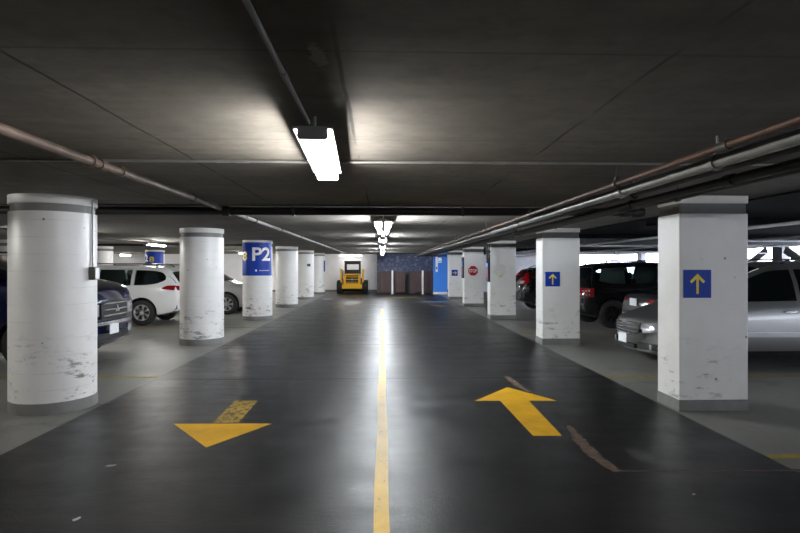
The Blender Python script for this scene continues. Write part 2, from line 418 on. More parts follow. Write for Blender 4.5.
o = MB().box((1.05, 29.2, .002), (1.7, .55, .0045)).build('yellow_floor_bar', M['yellow_stall']); tag(o, 'short yellow bar painted across the lane in front of the brown gates', 'floor marking', kind='thing')
o = MB().box((2.35, 23.0, .002), (.5, .5, .0045)).build('yellow_floor_patch', M['yellow_worn']); tag(o, 'worn yellow paint patch on the far lane beside the stop sign pillar', 'floor marking', kind='thing')
o = MB().box((-1.75, 22.2, .002), (.45, .4, .0045)).build('yellow_floor_patch', M['yellow_worn']); tag(o, 'worn yellow paint patch on the far lane left of the centre line', 'floor marking', kind='thing')
def ragged(path, w, z1, seed, name, m, label):
    r = random.Random(seed); A, B = [], []
    N = 34
    for k in range(N + 1):
        u = k / N * (len(path) - 1); i = min(int(u), len(path) - 2); f = u - i
        x = path[i][0] + (path[i + 1][0] - path[i][0]) * f; y = path[i][1] + (path[i + 1][1] - path[i][1]) * f
        dx = path[i + 1][0] - path[i][0]; dy = path[i + 1][1] - path[i][1]; l = math.hypot(dx, dy)
        ww = w * (.22 + .9 * math.sin(PI * min(1, max(0, (k + .4) / (N + .8)))) ** .5 * (.25 + .85 * r.random()))
        A.append((x - dy / l * ww, y + dx / l * ww)); B.append((x + dy / l * ww * .9, y - dx / l * ww * .9))
    o = MB().prism(A + B[::-1], .001, z1).build(name, m)
    return tag(o, label, 'floor damage', kind='thing')
ragged([(1.93, 5.62), (1.86, 5.1), (1.84, 4.7), (1.885, 4.34)], .068, .009, 3, 'torn_sealant_strip', M['sealant'], 'torn brown sealant strip in the dark lane between right arrow and joint')
ragged([(1.86, 8.15), (1.87, 7.6), (1.93, 7.12)], .064, .009, 5, 'torn_sealant_strip', M['sealant'], 'torn brown sealant strip lying beside the head of the right arrow')
ragged([(1.90, 4.37), (2.6, 4.36), (3.3, 4.34), (4.6, 4.36)], .018, .0045, 8, 'rusty_floor_joint', M['rust_joint'], 'thin rusty brown joint crossing the lane to the right edge')
for (x, y, s, a, lb) in ((-2.24, 4.62, .04, .3, 'small white paper scrap on the dark lane before the left arrow'), (-1.99, 3.65, .03, 1.1, 'tiny white scrap on the dark floor nearest the viewer'), (2.25, 3.9, .014, .4, 'tiny pale fleck on the dark floor below the rusty joint')):
    bb = MB(); c, sn = math.cos(a), math.sin(a)
    bb.prism([(x + s * (px * c - py * sn), y + s * (px * sn + py * c)) for px, py in ((-1, -.3), (-.2, -.5), (.9, -.2), (1, .3), (.2, .25), (-.6, .5))], .003, .008)
    tag(bb.build('paper_scrap', M['paper']), lb, 'litter', kind='thing')

# ------------------------------------------------------------------ pillars
PR = .45
def round_pillar(x, y, label, group):
    t = thing('round_pillar', label, 'pillar', (x, y, 0), group=group)
    n = 72
    MB().lathe([(PR, .13), (PR, 2.27)], n).build('shaft', M['pillar_a'], t, smooth=40)
    MB().lathe([(PR - .022, 2.27), (PR - .022, 2.36)], n).build('groove_band', M['groove'], t, smooth=40, label='recessed band below the collar, shade put into its colour')
    MB().lathe([(PR, 2.36), (PR + .004, 2.365), (PR + .004, CEIL - .001)], n).build('collar', M['pillar_a'], t, smooth=40)
    MB().lathe([(PR + .006, 0), (PR + .006, .125), (PR - .002, .131)], n).build('base_band', M['base_grey'], t, smooth=40, label='grey painted base band')
    return t
GL = 'round pillars along the left of the lane'
PX = -3.88
lp = ['big round white pillar nearest on the left, scuffed low down', 'round white pillar second on the left, in front of the white SUV', 'round white pillar wearing the P2 blue sign wrap',
      'round white pillar just beyond the P2 pillar', 'round white pillar with small dark mark, second beyond the P2 pillar', 'farthest round white pillar by the yellow loader']
PY = [6.64, 12.0, 17.3, 22.6, 27.9, 33.2]
for y, l in zip(PY, lp): round_pillar(PX, y, l, GL)
G2 = 'round pillars of the row behind the parked cars on the left'
for y, l in ((22.6, 'far round white pillar seen above the dark blue SUV'), (27.9, 'far round pillar with blue 2 8 wrap above the white SUV roof'), (33.2, 'farthest round pillar of the back row, by the end wall'), (17.3, 'round white pillar of the back row behind the nearest left pillar')):
    round_pillar(-11.35, y, l, G2)
def square_pillar(x0, y0, label, wmat, w=.8, d=.49, blue=False):
    t = thing('square_pillar', label, 'pillar', (x0 + w / 2, y0 + d / 2, 0), group='square pillars along the right of the lane')
    MB().box((0, 0, 1.19), (w, d, 2.13), bevel=.012).build('shaft', wmat, t)
    MB().box((0, 0, 2.313), (w - .03, d - .03, .118)).build('groove_band', M['groove'], t, label='recessed band below the collar, shade put into its colour')
    MB().box((0, 0, 2.416), (w + .004, d + .004, .088), bevel=.006).build('collar', wmat, t)
    MB().box((0, 0, .065), (w + .012, d + .012, .13), bevel=.004).build('base_band', M['cream'] if blue else M['base_grey'], t, label='grey painted base band' if not blue else 'white base band')
    return t
SX = 3.38
SY = [6.15, 11.49, 17.05, 22.5, 27.6, 32.6]
sl = ['big square white pillar nearest on the right with blue arrow sign', 'square white pillar with small blue arrow sign, before the tall black SUV', 'square white pillar with a faded round decal and yellow mark',
      'square white pillar carrying the red stop sign', 'bright square white pillar with sideways arrow sign', 'bright blue square pillar at the far end of the lane']
for y, l in zip(SY, sl):
    blue = 'bright blue' in l
    square_pillar(SX if not blue else 3.08, y, l, M['blue_paint'] if blue else M['pillar_b'], w=.8, blue=blue)

# ------------------------------------------------------------------ signs
def arrow_poly(s, up=True):
    p = [(-.04, -.36), (.04, -.36), (.04, .18), (.21, .02), (.27, .09), (0, .36), (-.27, .09), (-.21, .02), (-.04, .18)]
    return [(x * s, y * s) if up else (y * s, x * s) for x, y in p]
def arrow_sign(x, y, z, s, label, up=True):
    t = thing('arrow_sign', label, 'sign', (x, y, z), group='blue arrow signs on the right pillars')
    MB().box((0, -.004, 0), (s, .008, s), bevel=.002).build('sign_panel', M['blue_sign'], t)
    MB().prism(arrow_poly(s, up), -.0125, -.008, 'Y').build('arrow_symbol', M['sign_yellow'], t, label='yellow arrow')
def atx(u, v, y0):      # point of the photograph on the plane y = y0
    th = math.atan(18 / 550); dx = (u - 400) / 550; zc = y0 / (math.cos(th) - dx * math.sin(th))
    return dx * zc * math.cos(th) + zc * math.sin(th), 1.65 - (v - 266.7) / 550 * zc
x, z = atx(697, 284, SY[0]); arrow_sign(x, SY[0] - .001, z, .32, 'blue square sign with yellow up arrow on the nearest right pillar')
x, z = atx(552.5, 279.3, SY[1]); arrow_sign(x, SY[1] - .001, z, .31, 'blue square sign with yellow up arrow on the pillar before the tall black SUV')
x, z = atx(454.6, 273, SY[4]); arrow_sign(x, SY[4] - .001, z, .31, 'small blue sign with yellow sideways arrow on the far bright pillar', False)
# stop sign
x, z = atx(473, 271, SY[3]); rr = .225
t = thing('stop_sign', 'red octagonal STOP sign on a far square white pillar', 'sign', (x, SY[3] - .002, z))
octa = lambda r: [(r * math.cos(PI / 8 + k * PI / 4), r * math.sin(PI / 8 + k * PI / 4)) for k in range(8)]
MB().prism(octa(rr), -.008, 0, 'Y').build('sign_border', M['sign_white'], t, label='thin white border')
MB().prism(octa(rr * .95), -.011, -.004, 'Y').build('sign_panel', M['sign_red'], t)
text_obj('lettering', 'STOP', .2, M['sign_white'], t, lambda a, b, c: (a, -.0125 + c * .5, b), .004, .33, .14, label='white STOP letters')
# faded decal on the third pillar
x, z = atx(500, 270.5, SY[2])
t = thing('faded_round_decal', 'faded pale round decal with a yellow corner on a square pillar', 'sign', (x, SY[2] - .001, z))
MB().prism([(.2 * math.cos(k * PI / 20), .2 * math.sin(k * PI / 20)) for k in range(40)], -.003, 0, 'Y').build('decal_disc', M['sign_faded'], t)
MB().prism([(-.05, -.2), (0, -.23), (.07, -.17), (.1, -.12), (.0, -.16)], -.005, -.001, 'Y').build('yellow_mark', M['sign_yellow'], t, label='yellow mark under the disc')
# narrow dark signs fixed to the lane side of the right pillars
for k, l in ((3, 'narrow dark upright sign on the lane side of the stop sign pillar'), (2, 'narrow dark upright sign on the lane side of the decal pillar')):
    yc = SY[k] + .2
    t = thing('side_sign', l, 'sign', (SX - .002, yc, 1.55), group='narrow signs on pillar sides')
    MB().box((-.035, 0, .05), (.07, .34, .86), bevel=.005).build('sign_case', M['navy'], t)
    MB().box((-.072, 0, -.12), (.004, .24, .2)).build('red_panel', M['sign_red'], t); MB().box((-.072, 0, .2), (.004, .24, .22)).build('blue_panel', M['blue_paint'], t)
# white notices on the blue pillar
for dx, z, w, h, l in ((.17, 1.78, .13, .9, 'tall white notice panel on the bright blue far pillar'), (.36, 2.02, .2, .3, 'small pale notice near the top of the bright blue pillar')):
    t = thing('notice_panel', l, 'sign', (3.08 + dx, SY[5] - .001, z))
    MB().box((0, -.004, 0), (w, .008, h), bevel=.002).build('notice_board', M['sign_white'], t)
    MB().box((0, -.009, -h * .25), (w * .6, .004, h * .12)).build('notice_text_block', M['blue_sign'], t)

def wrap(mb, a0, a1, z0, z1, r0, r1, n=40):
    out = [[(r1 * math.sin(a0 + (a1 - a0) * k / n), -r1 * math.cos(a0 + (a1 - a0) * k / n), z) for z in (z0, z1)] for k in range(n + 1)]
    inn = [[(r0 * math.sin(a0 + (a1 - a0) * k / n), -r0 * math.cos(a0 + (a1 - a0) * k / n), z) for z in (z0, z1)] for k in range(n + 1)]
    return mb.shell(out, inn)
def wrap_sign(x, y, label, a0, a1, z0, z1, texts):
    t = thing('wrap_sign', label, 'sign', (x, y, 0), group='blue wrap signs on the round pillars')
    wrap(MB(), a0, a1, z0, z1, PR + .006, PR + .010).build('sign_panel', M['blue_sign'], t, smooth=40)
    for (txt, ang, z, w, h, m, bold, lb) in texts:
        fn = lambda a, b, c, ang=ang, z=z: ((PR + .013 + c * .3) * math.sin(ang + a / PR), -(PR + .013 + c * .3) * math.cos(ang + a / PR), z + b)
        text_obj('lettering', txt, h * 1.3, m, t, fn, bold, w, h, label=lb, wrapped=True)
    return t
D = math.radians
w3 = wrap_sign(PX, 17.3, 'blue wrap sign reading P2 with yellow 8 on the third left pillar', D(-115), D(80), 1.37, 2.39,
     [('P2', D(29), 2.03, .57, .41, M['sign_white'], .012, 'white P2 letters'), ('8', D(-43), 1.97, .22, .27, M['sign_yellow'], .008, 'yellow 8')])
# icon and small line at the foot, tiny line at the head
wrap(MB(), D(4), D(10), 1.50, 1.56, PR + .008, PR + .013, 4).build('pictogram', M['sign_white'], w3, label='small white pictogram')
bb = MB()
for k in range(9): wrap(bb, D(19 + k * 4.6), D(21.6 + k * 4.6), 1.515, 1.54, PR + .008, PR + .013, 2)
bb.build('small_text_line', M['sign_faded'], w3)
wrap(MB(), D(4), D(32), 2.315, 2.34, PR + .008, PR + .013, 8).build('top_text_line', M['black'], w3)
wrap_sign(-11.35, 27.9, 'blue wrap sign with 2 and yellow 8 above the white SUV', D(-115), D(80), 1.37, 2.39,
     [('P2', D(-52), 2.06, .50, .34, M['sign_white'], .012, 'white P2 letters'), ('8', D(3), 2.0, .24, .27, M['sign_yellow'], .008, 'yellow 8')])
wrap_sign(PX, 33.2, 'narrow blue wrap sign on the farthest round pillar by the loader', D(62), D(120), 1.35, 2.0, [])
# dark mark on pillar five
t = tag(MB().box((PX + .25, 27.9 - .468, 1.72), (.16, .08, .13), rz=.5, bevel=.015).build('wall_box', M['darkpipe']), 'small dark box on the round pillar second beyond the P2 pillar', 'box', kind='thing')

# electrical box and conduit on the nearest left pillar
t = thing('switch_box', 'grey electrical box with conduit on the right side of the nearest round pillar', 'electrical box', (PX + PR - .005, 6.60, 0))
MB().box((.04, 0, 1.57), (.07, .10, .15), bevel=.006).build('box_body', M['greypipe'], t)
MB().box((.078, 0, 1.57), (.010, .09, .13), bevel=.004).build('box_cover', M['steel'], t)
MB().tube([(.03, .0, 1.63), (.022, .01, 1.75), (.022, .01, 2.35), (.022, .02, 2.44)], .012).build('conduit', M['steel'], t, smooth=40)

# ------------------------------------------------------------------ pipes
def hanger(px, pz, y, r, m, parent, along='Y'):
    bb = MB()
    ring = [(r + .012, -.018), (r + .012, .018)]
    if along == 'Y': bb.lathe(ring, 16, (px, y, pz), 'Y')
    else:
        b2 = MB(); b2.tube([(y - .018, px, pz), (y + .018, px, pz)], r + .012, 16); bb.join(b2.bm)
    q = (px, y) if along == 'Y' else (y, px)
    bb.tube([(q[0], q[1], pz + r), (q[0], q[1], CEIL + .005)], .007, 6)
    bb.box((q[0], q[1], pz + r + .02), (.028, .028, .03))
    bb.build('hanger', m, parent, smooth=40)
def pipe_y(name, x, z, r, y0, y1, m, label, hangers=(), joints=(), cat='pipe', hm=None, group='pipes under the ceiling'):
    t = thing(name, label, cat, (0, 0, 0), group=group)
    MB().tube([(x, y0 + (y1 - y0) * k / 6, z) for k in range(7)], r, 14).build('pipe_run', m, t, smooth=40)
    for y in hangers: hanger(x, z, y, r, hm or M['darkpipe'], t)
    for y in joints: MB().tube([(x, y - .05, z), (x, y + .05, z)], r * 1.3, 14).build('coupling', hm or m, t, smooth=40)
    return t
def pipe_x(name, y, z, r, x0, x1, m, label, hangers=(), joints=(), cat='pipe', group='pipes under the ceiling'):
    t = thing(name, label, cat, (0, 0, 0), group=group)
    MB().tube([(x0 + (x1 - x0) * k / 6, y, z) for k in range(7)], r, 14).build('pipe_run', m, t, smooth=40)
    for x in hangers: hanger(y, z, x, r, M['darkpipe'], t, 'X')
    for x in joints: MB().tube([(x - .05, y, z), (x + .05, y, z)], r * 1.25, 14).build('coupling', m, t, smooth=40)
    return t
pipe_y('sprinkler_pipe', -2.1, 2.41, .032, -4, 7.2, M['copper'], 'rusty copper coloured sprinkler pipe under the left ceiling, nearest run', (1.5, 4.05, 4.5, 6.2), (4.2,), hm=M['copper'])
pipe_y('sprinkler_pipe', -2.1, 2.41, .030, 7.8, 34.0, M['greypipe'], 'pale grey pipe continuing past the black cross pipe toward the loader', (9.2, 11.5, 14.2, 17.5, 20, 23, 26), (8.6, 13.0, 18.5))
pipe_x('black_cross_pipe', 7.5, 2.40, .055, -20, 3.62, M['black_iron'], 'thick black pipe crossing the whole ceiling behind the nearest pillars', (-6.9, -1.2, 1.1), (3.35, 3.52, -2.1))
pipe_x('thin_conduit', 4.2, 2.445, .010, -6.5, 3.4, M['steel'], 'thin conduit crossing the ceiling at the hanging lamp', (), (-1.2, -1.05, .9, -4.0))
pipe_x('thin_conduit', 7.2, 2.445, .009, -6.5, 2.0, M['darkpipe'], 'thin dark conduit just before the black cross pipe', (), ())
pipe_y('lamp_conduit', -.385, 2.405, .010, -1.0, 2.9, M['greypipe'], 'slim steel conduit running along the ceiling to the nearest lamp', (), (2.2,))
pipe_y('copper_pipe', 1.90, 2.32, .021, -2, 33, M['rust'], 'slim rusty copper pipe topmost in the right pipe bundle', (4.4, 7.0, 10, 14), (3.0,), hm=M['darkpipe'])
pipe_y('grey_pipe', 2.08, 2.298, .040, -2, 33, M['greypipe'], 'fat pale grey pipe beside the copper one in the right bundle', (3.35, 8.2, 12.5), (4.7, 10.4), hm=M['greypipe'])
pipe_y('dark_pipe', 2.32, 2.312, .026, -2, 33, M['darkpipe'], 'dark pipe just below the fat grey one in the right bundle', (5.0, 9.5), ())
pipe_y('dark_pipe', 2.58, 2.29, .034, -2, 32, M['black_iron'], 'black pipe lowest in the middle of the right bundle', (5.6, 10.5), (4.0,))
pipe_y('dark_pipe', 2.84, 2.312, .028, -2, 30, M['darkpipe'], 'dark pipe nearest the square pillars in the right bundle', (5.2, 11.2), ())
pipe_y('grey_pipe', 3.03, 2.335, .02, 7.7, 33, M['greypipe'], 'slim pale pipe starting behind the nearest square pillar', (9.5, 12.6, 16, 20), (11.0,))
pipe_y('bay_pipe', -6.7, 2.32, .02, -2, 34, M['darkpipe'], 'dark pipe over the left parking bays', (8.5, 13, 19), ())
pipe_x('bay_pipe', 19.5, 2.40, .04, -20, -4.6, M['black_iron'], 'black pipe crossing over the left bays above the white SUV', (), ())
for (x, l) in ((5.6, 'pale daylit conduit over the right bays, nearer the lane'), (8.3, 'pale daylit conduit over the right bays, nearer the parapet')):
    pipe_y('daylit_conduit', x, 2.24, .026, 2, 35, M['pale_conduit'], l, (9, 15, 21), ())
for (y, l) in ((11.4, 'pale conduit crossing over the right bays, nearest'), (14.2, 'pale conduit crossing over the right bays, middle'), (21.5, 'pale conduit crossing over the right bays, farthest')):
    pipe_x('daylit_conduit', y, 2.19, .022, 7. if y < 12 else 4.6, 15.4, M['pale_conduit'], l, (9.2,), ())
o = MB().box((9.9, 11.9, 2.447), (11., 47.6, .024)).build('ceiling_bay_shade', M['soffit']); o['kind'] = 'structure'  # added panel under the slab, its dark colour standing in for shade
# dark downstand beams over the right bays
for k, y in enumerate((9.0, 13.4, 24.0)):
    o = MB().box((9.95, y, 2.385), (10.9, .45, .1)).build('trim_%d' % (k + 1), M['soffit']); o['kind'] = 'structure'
# valves and hoses hanging beside the third right pillar
t = thing('hanging_valve', 'dark valve with short hanging drop pipes beside the decal pillar', 'valve', (3.22, 16.75, 0))
MB().tube([(0, 0, 2.33), (0, 0, 1.75)], .03, 10).build('drop_pipe', M['darkpipe'], t, smooth=40)
MB().tube([(.04, -.1, 2.33), (.04, -.1, 1.95), (.02, -.02, 1.85)], .02, 10).build('drop_pipe', M['darkpipe'], t, smooth=40)
MB().lathe([(.0, -.01), (.08, -.01), (.08, .01), (.0, .01)], 16, (0, -.12, 2.1), 'Y').build('valve_wheel', M['darkpipe'], t, smooth=40)
# ------------------------------------------------------------------ lamps
LAMPS = []
def plain_lens(power, tint): return mat('glowing_lens_base', (.9, .9, .9), .4, emit=tint, estr=power)
LENS = {}
def lamp(x, y, label, power, rz=0., z=2.36, cat='lamp', group='fluorescent lamps under the ceiling', L=1.36, twin=False, tint=(1., .975, .93), base=.75):
    """strip lamp: steel pan, two end caps, wraparound lens; runs along local Y"""
    t = thing('ceiling_lamp', label, cat, (x, y, z), rz, group)
    h = .05
    key = (power, tint, base)
    if key not in LENS: LENS[key] = (plain_lens(power * base, tint), plain_lens(power * 1.42, tint))
    ms = LENS[key]
    def lens(poly, nm, lb=None):
        b = MB(); b.prism(poly, -L / 2 + .012, L / 2 - .012, 'Y')
        b.bm.normal_update()
        bmesh.ops.recalc_face_normals(b.bm, faces=b.bm.faces)
        for f in b.bm.faces: f.material_index = 1 if abs(f.normal.x) > .5 else 0
        b.build(nm, ms, t)
    if not twin:
        MB().box((0, 0, .006), (.206, L, .012), bevel=.003).build('lamp_housing', M['housing'], t)
        lens([(-.064, 0), (-.074, -h * .75), (-.068, -h), (.068, -h), (.074, -h * .75), (.064, 0)], 'lens')
        cap = [(-.075, .012), (-.080, -h * .8), (-.07, -h - .004), (.07, -h - .004), (.080, -h * .8), (.075, .012)]
    else:
        MB().prism([(-.14, -.005), (-.05, .03), (.05, .03), (.14, -.005), (.14, -.02), (-.14, -.02)], -L / 2, L / 2, 'Y').build('lamp_housing', M['housing'], t)
        for sg in (-1, 1):
            lens([(sg * .035, -.02), (sg * .10, -.02), (sg * .094, -.10), (sg * .07, -.135), (sg * .037, -.12)], 'lens')
        cap = [(-.024, .012), (-.024, -.17), (.024, -.17), (.024, .012)]
    for s in (-1, 1):
        MB().prism(cap, s * L / 2 - .012, s * L / 2 + .012, 'Y').build('end_cap', M['housing'], t)
    for s in (-.4, .4):
        MB().tube([(0, s * L, .01), (0, s * L, CEIL - z + .004)], .008, 8).build('stem', M['steel'], t, smooth=40)
    return t
PW = 105.
lamp(-.385, 3.53, 'lit strip lamp nearest the viewer hanging at the end of the conduit', PW, .04, base=.4)
cl = ['lit strip lamp second along the lane behind the black cross pipe', 'lit strip lamp third along the lane', 'lit strip lamp fourth along the lane', 'lit strip lamp fifth along the lane', 'lit strip lamp farthest along the lane']
for k, (y, l) in enumerate(zip((9.2, 14.4, 19.7, 25.0, 30.2), cl)): lamp(.02, y, l, PW * (1.2 if k == 0 else 2.2), twin=(k == 0), tint=(.90, .95, 1.), base=.55)
lamp(-.375, -1.8, 'lit strip lamp on the lane ceiling behind the viewer', PW * .45, base=.4)
lamp(0, -7.1, 'lit strip lamp farthest behind the viewer', PW * .45, base=.4)
lamp(-2.0, 35.2, 'lit strip lamp above the yellow loader at the end wall', PW * .22, PI / 2)
for y, l in ((33.6, 'added strip lamp brightening the end wall behind the left bays'), (17.7, 'lit strip lamp over the left bays above the white SUV roof'), (12.3, 'lit strip lamp over the left bays behind the nearest pillar'), (23., 'lit strip lamp over the left bays beyond the white SUV'), (28.5, 'lit strip lamp over the left bays at the far end'), (5.4, 'lit strip lamp over the left bays nearest')):  # the first, by the end wall, is added to brighten that wall
    lamp(-7.2, y, l, PW * (1.4 if y > 20 else 1.1))
for y, l in ((21.5, 'lit strip lamp over the far left aisle, nearer'), (28., 'lit strip lamp over the far left aisle, farther'), (33.6, 'added strip lamp brightening the end wall at the far left aisle')): lamp(-15.5, y, l, PW)  # the last one is added to brighten the end wall

# ------------------------------------------------------------------ far end: gates, posts, shutter
t = thing('roller_shutter', 'slate blue slatted shutter above the brown gates at the lane end', 'shutter', (1.72, 33.6, 0))
bb = MB()
for k in range(11): bb.box((0, 0, 1.36 + k * .1), (4.05, .05, .085), bevel=.01)
bb.build('slat_curtain', M['shutter'], t)
MB().box((0, .1, 1.2), (4.05, .05, 2.4)).build('backing', M['dark_wall'], t)
MB().box((0, 0, 2.43), (4.1, .16, .06)).build('shutter_box', M['darkpipe'], t)
gx = [(-.15, .55, 'leftmost'), (.68, 1.4, 'second from left'), (1.72, 2.38, 'third from left'), (2.5, 3.05, 'rightmost')]
for (x0, x1, l) in gx:
    t = thing('gate_panel', '%s of the four brown slatted gates under the shutter' % l, 'gate', ((x0 + x1) / 2, 33.1, 0), group='brown gates at the lane end')
    w = x1 - x0; bb = MB()
    for k in range(5): bb.box((-w / 2 + w * (k + .5) / 5, 0, .72), (w / 5 - .02, .035, 1.26), bevel=.005)
    bb.build('board_panel', M['brown'], t)
    bb = MB()
    for z in (.12, 1.33): bb.box((0, .03, z), (w, .04, .06))
    bb.build('rail', M['darkpipe'], t)
    for s in (-1, 1): MB().box((s * (w / 2 - .03), .03, .68), (.05, .05, 1.36)).build('gate_post', M['darkpipe'], t)
for x, l in ((.62, 'white post on the left between the brown gates'), (2.42, 'white post on the right between the brown gates')):
    t = thing('guard_post', l, 'post', (x, 32.7, 0), group='white posts by the gates')
    MB().lathe([(.055, 0), (.055, 1.38), (.04, 1.42)], 20).build('post', M['cream'], t, smooth=40)
    MB().lathe([(.1, 0), (.1, .02)], 20).build('base_plate', M['steel'], t)

# ------------------------------------------------------------------ cars
def pchip(keys):
    xs = [k[0] for k in keys]; ys = [k[1] for k in keys]; n = len(xs)
    h = [xs[i + 1] - xs[i] for i in range(n - 1)]; d = [(ys[i + 1] - ys[i]) / h[i] for i in range(n - 1)]
    m = [d[0]] + [0 if d[i - 1] * d[i] <= 0 else 3 * (h[i - 1] + h[i]) / ((2 * h[i] + h[i - 1]) / d[i - 1] + (h[i] + 2 * h[i - 1]) / d[i]) for i in range(1, n - 1)] + [d[-1]]
    def f(x):
        if x <= xs[0]: return ys[0]
        if x >= xs[-1]: return ys[-1]
        i = 0
        while x > xs[i + 1]: i += 1
        t = (x - xs[i]) / h[i]; t2, t3 = t * t, t * t * t
        return (2 * t3 - 3 * t2 + 1) * ys[i] + (t3 - 2 * t2 + t) * h[i] * m[i] + (-2 * t3 + 3 * t2) * ys[i + 1] + (t3 - t2) * h[i] * m[i + 1]
    return f

class Car:
    def __init__(s, L, W, top, belt, bot, hw, bulge=(.22, .12), tumble=.2):
        s.L, s.W = L, W; s.top, s.belt, s.bot, s.hwf = pchip(top), pchip(belt), pchip(bot), pchip(hw)
        s.bulge, s.tumble = bulge, tumble
    def sec(s, x):
        hw = s.hwf(x) * s.W / 2; zb, zt = s.bot(x), s.top(x); zs = min(s.belt(x), zt - .025)
        gh = zt - zs; e = min(1, gh / .5); wb = hw * .955; wr = wb - s.tumble * hw * e ** .8 - .02
        P = [(0, zb), (hw * .8, zb), (hw * .94, zb + .03), (hw * .985, zb + .10), (hw, zb + (zs - zb) * .5), (hw * .995, zb + (zs - zb) * .72),
             (hw * .985, zs - .07), (wb + .012 * (1 - e), zs), (wb + (wr - wb) * .55 + .012 * e, zs + gh * .52), (wr + .006, zs + gh * .82), (wr - .035 * e - .03, zs + gh * .955), (wr * .72, zs + gh * .99), (wr * .36, zt + .006), (0, zt + .012)]
        return P
    def shift(s, x, y):
        hw = s.W / 2; L2 = s.L / 2; dd = .75
        if x > L2 - dd: t = (x - L2 + dd) / dd; return x - s.bulge[0] * t * (abs(y) / hw) ** 2.2
        if x < -L2 + dd: t = (-L2 + dd - x) / dd; return x + s.bulge[1] * t * (abs(y) / hw) ** 2.2
        return x
    def side_y(s, x, z):
        P = s.sec(x)
        for i in range(2, len(P) - 1):
            if P[i][1] <= z <= P[i + 1][1]: t = (z - P[i][1]) / max(1e-6, P[i + 1][1] - P[i][1]); return P[i][0] + (P[i + 1][0] - P[i][0]) * t
        return 0 if z > P[-1][1] else P[2][0]
    def top_z(s, x, y):
        P = s.sec(x); y = abs(y)
        for i in range(len(P) - 1, 3, -1):
            if P[i][0] <= y <= P[i - 1][0]: t = (y - P[i][0]) / max(1e-6, P[i - 1][0] - P[i][0]); return P[i][1] + (P[i - 1][1] - P[i][1]) * t
        return P[6][1]
    def end_x(s, y, z, front=True):
        """x of the skin at (y, z) seen from the end, before the plan curve"""
        sg = 1 if front else -1; x = sg * s.L / 2
        def inside(xx): return s.bot(xx) <= z <= s.top(xx) + .012 and abs(y) <= s.side_y(xx, z)
        for k in range(160):
            if inside(x): break
            x -= sg * .01
        lo, hi = x, x + sg * .01
        if abs(hi) <= s.L / 2:
            for k in range(8):
                md = (lo + hi) / 2
                if inside(md): lo = md
                else: hi = md
        return lo
    def body(s, parent, m, wheels, wr, cuts=()):
        NST = 64; mb = MB(); rings = []
        for i in range(NST + 1):
            u = i / NST; x = (-.5 + .5 * (1 - math.cos(PI * u))) * s.L if False else (-s.L / 2 + s.L * (.5 - .5 * math.cos(PI * u)) * .5 + s.L * u * .5)
            P = s.sec(x); full = [(-y, z) for y, z in P[:0:-1]] + P
            full = P + [(-y, z) for y, z in P[-2:0:-1]]
            rings.append([mb.bm.verts.new((s.shift(x, y), y, z)) for y, z in full])
        n = len(rings[0])
        for i in range(NST):
            for k in range(n): mb.quad([rings[i][k], rings[i][(k + 1) % n], rings[i + 1][(k + 1) % n], rings[i + 1][k]])
        mb.quad(rings[0][::-1]); mb.quad(rings[-1])
        o = mb.build('body', [m, M['black']], parent)
        cb = MB(); cb.mi = 1
        for wx in wheels:
            for sg in (-1, 1): cb.lathe([(wr + .055, sg * (s.W / 2 - .34)), (wr + .055, sg * (s.W / 2 + .3))], 40, (wx, 0, wr + .01), 'Y')
        for (lo, hi, x0, x1) in cuts:
            lo, hi = pchip(lo), pchip(hi); q = [x0 + (x1 - x0) * k / 10 for k in range(11)]
            cb.prism([(x, lo(x) + .012) for x in q] + [(x, max(lo(x) + .02, hi(x) - .012)) for x in q[::-1]], -1.3, 1.3, 'Y')
        c = cb.build('wheel_cutter', [m, M['black']], parent)
        md = o.modifiers.new('arch', 'BOOLEAN'); md.object = c; md.operation = 'DIFFERENCE'; md.solver = 'EXACT'
        dg = bpy.context.evaluated_depsgraph_get(); dg.update()
        me = bpy.data.meshes.new_from_object(o.evaluated_get(dg))
        o.modifiers.clear(); o.data = me; bpy.data.objects.remove(c)
        for p in me.polygons: p.use_smooth = True
        me.set_sharp_from_angle(angle=math.radians(38))
        return o
    # patches sitting on the skin -------------------------------------------------
    def side_patch(s, parent, name, m, zlo, zhi, x0, x1, off=.006, sides=(-1, 1), nx=14, nz=6, thick=.03, label=None):
        lo, hi = pchip(zlo), pchip(zhi); out = []
        for sg in sides:
            A, B = [], []
            for i in range(nx + 1):
                x = x0 + (x1 - x0) * i / nx; ra, rb = [], []
                for j in range(nz + 1):
                    z = lo(x) + (hi(x) - lo(x)) * j / nz; y = s.side_y(x, z)
                    ra.append((s.shift(x, y), sg * (y + off), z)); rb.append((s.shift(x, y), sg * (y - thick), z))
                A.append(ra); B.append(rb)
            out.append(MB().shell(A, B).build(name, m, parent, smooth=40, label=label))
        return out
    def top_patch(s, parent, name, m, x0, x1, fy, off=.006, nx=8, ny=10, label=None):
        A, B = [], []
        for i in range(nx + 1):
            x = x0 + (x1 - x0) * i / nx; P = s.sec(x); hy = P[10][0] * fy; ra, rb = [], []
            for j in range(ny + 1):
                y = -hy + 2 * hy * j / ny; z = s.top_z(x, y)
                ra.append((s.shift(x, y), y, z + off)); rb.append((s.shift(x, y), y, z - .03))
            A.append(ra); B.append(rb)
        return MB().shell(A, B).build(name, m, parent, smooth=40, label=label)
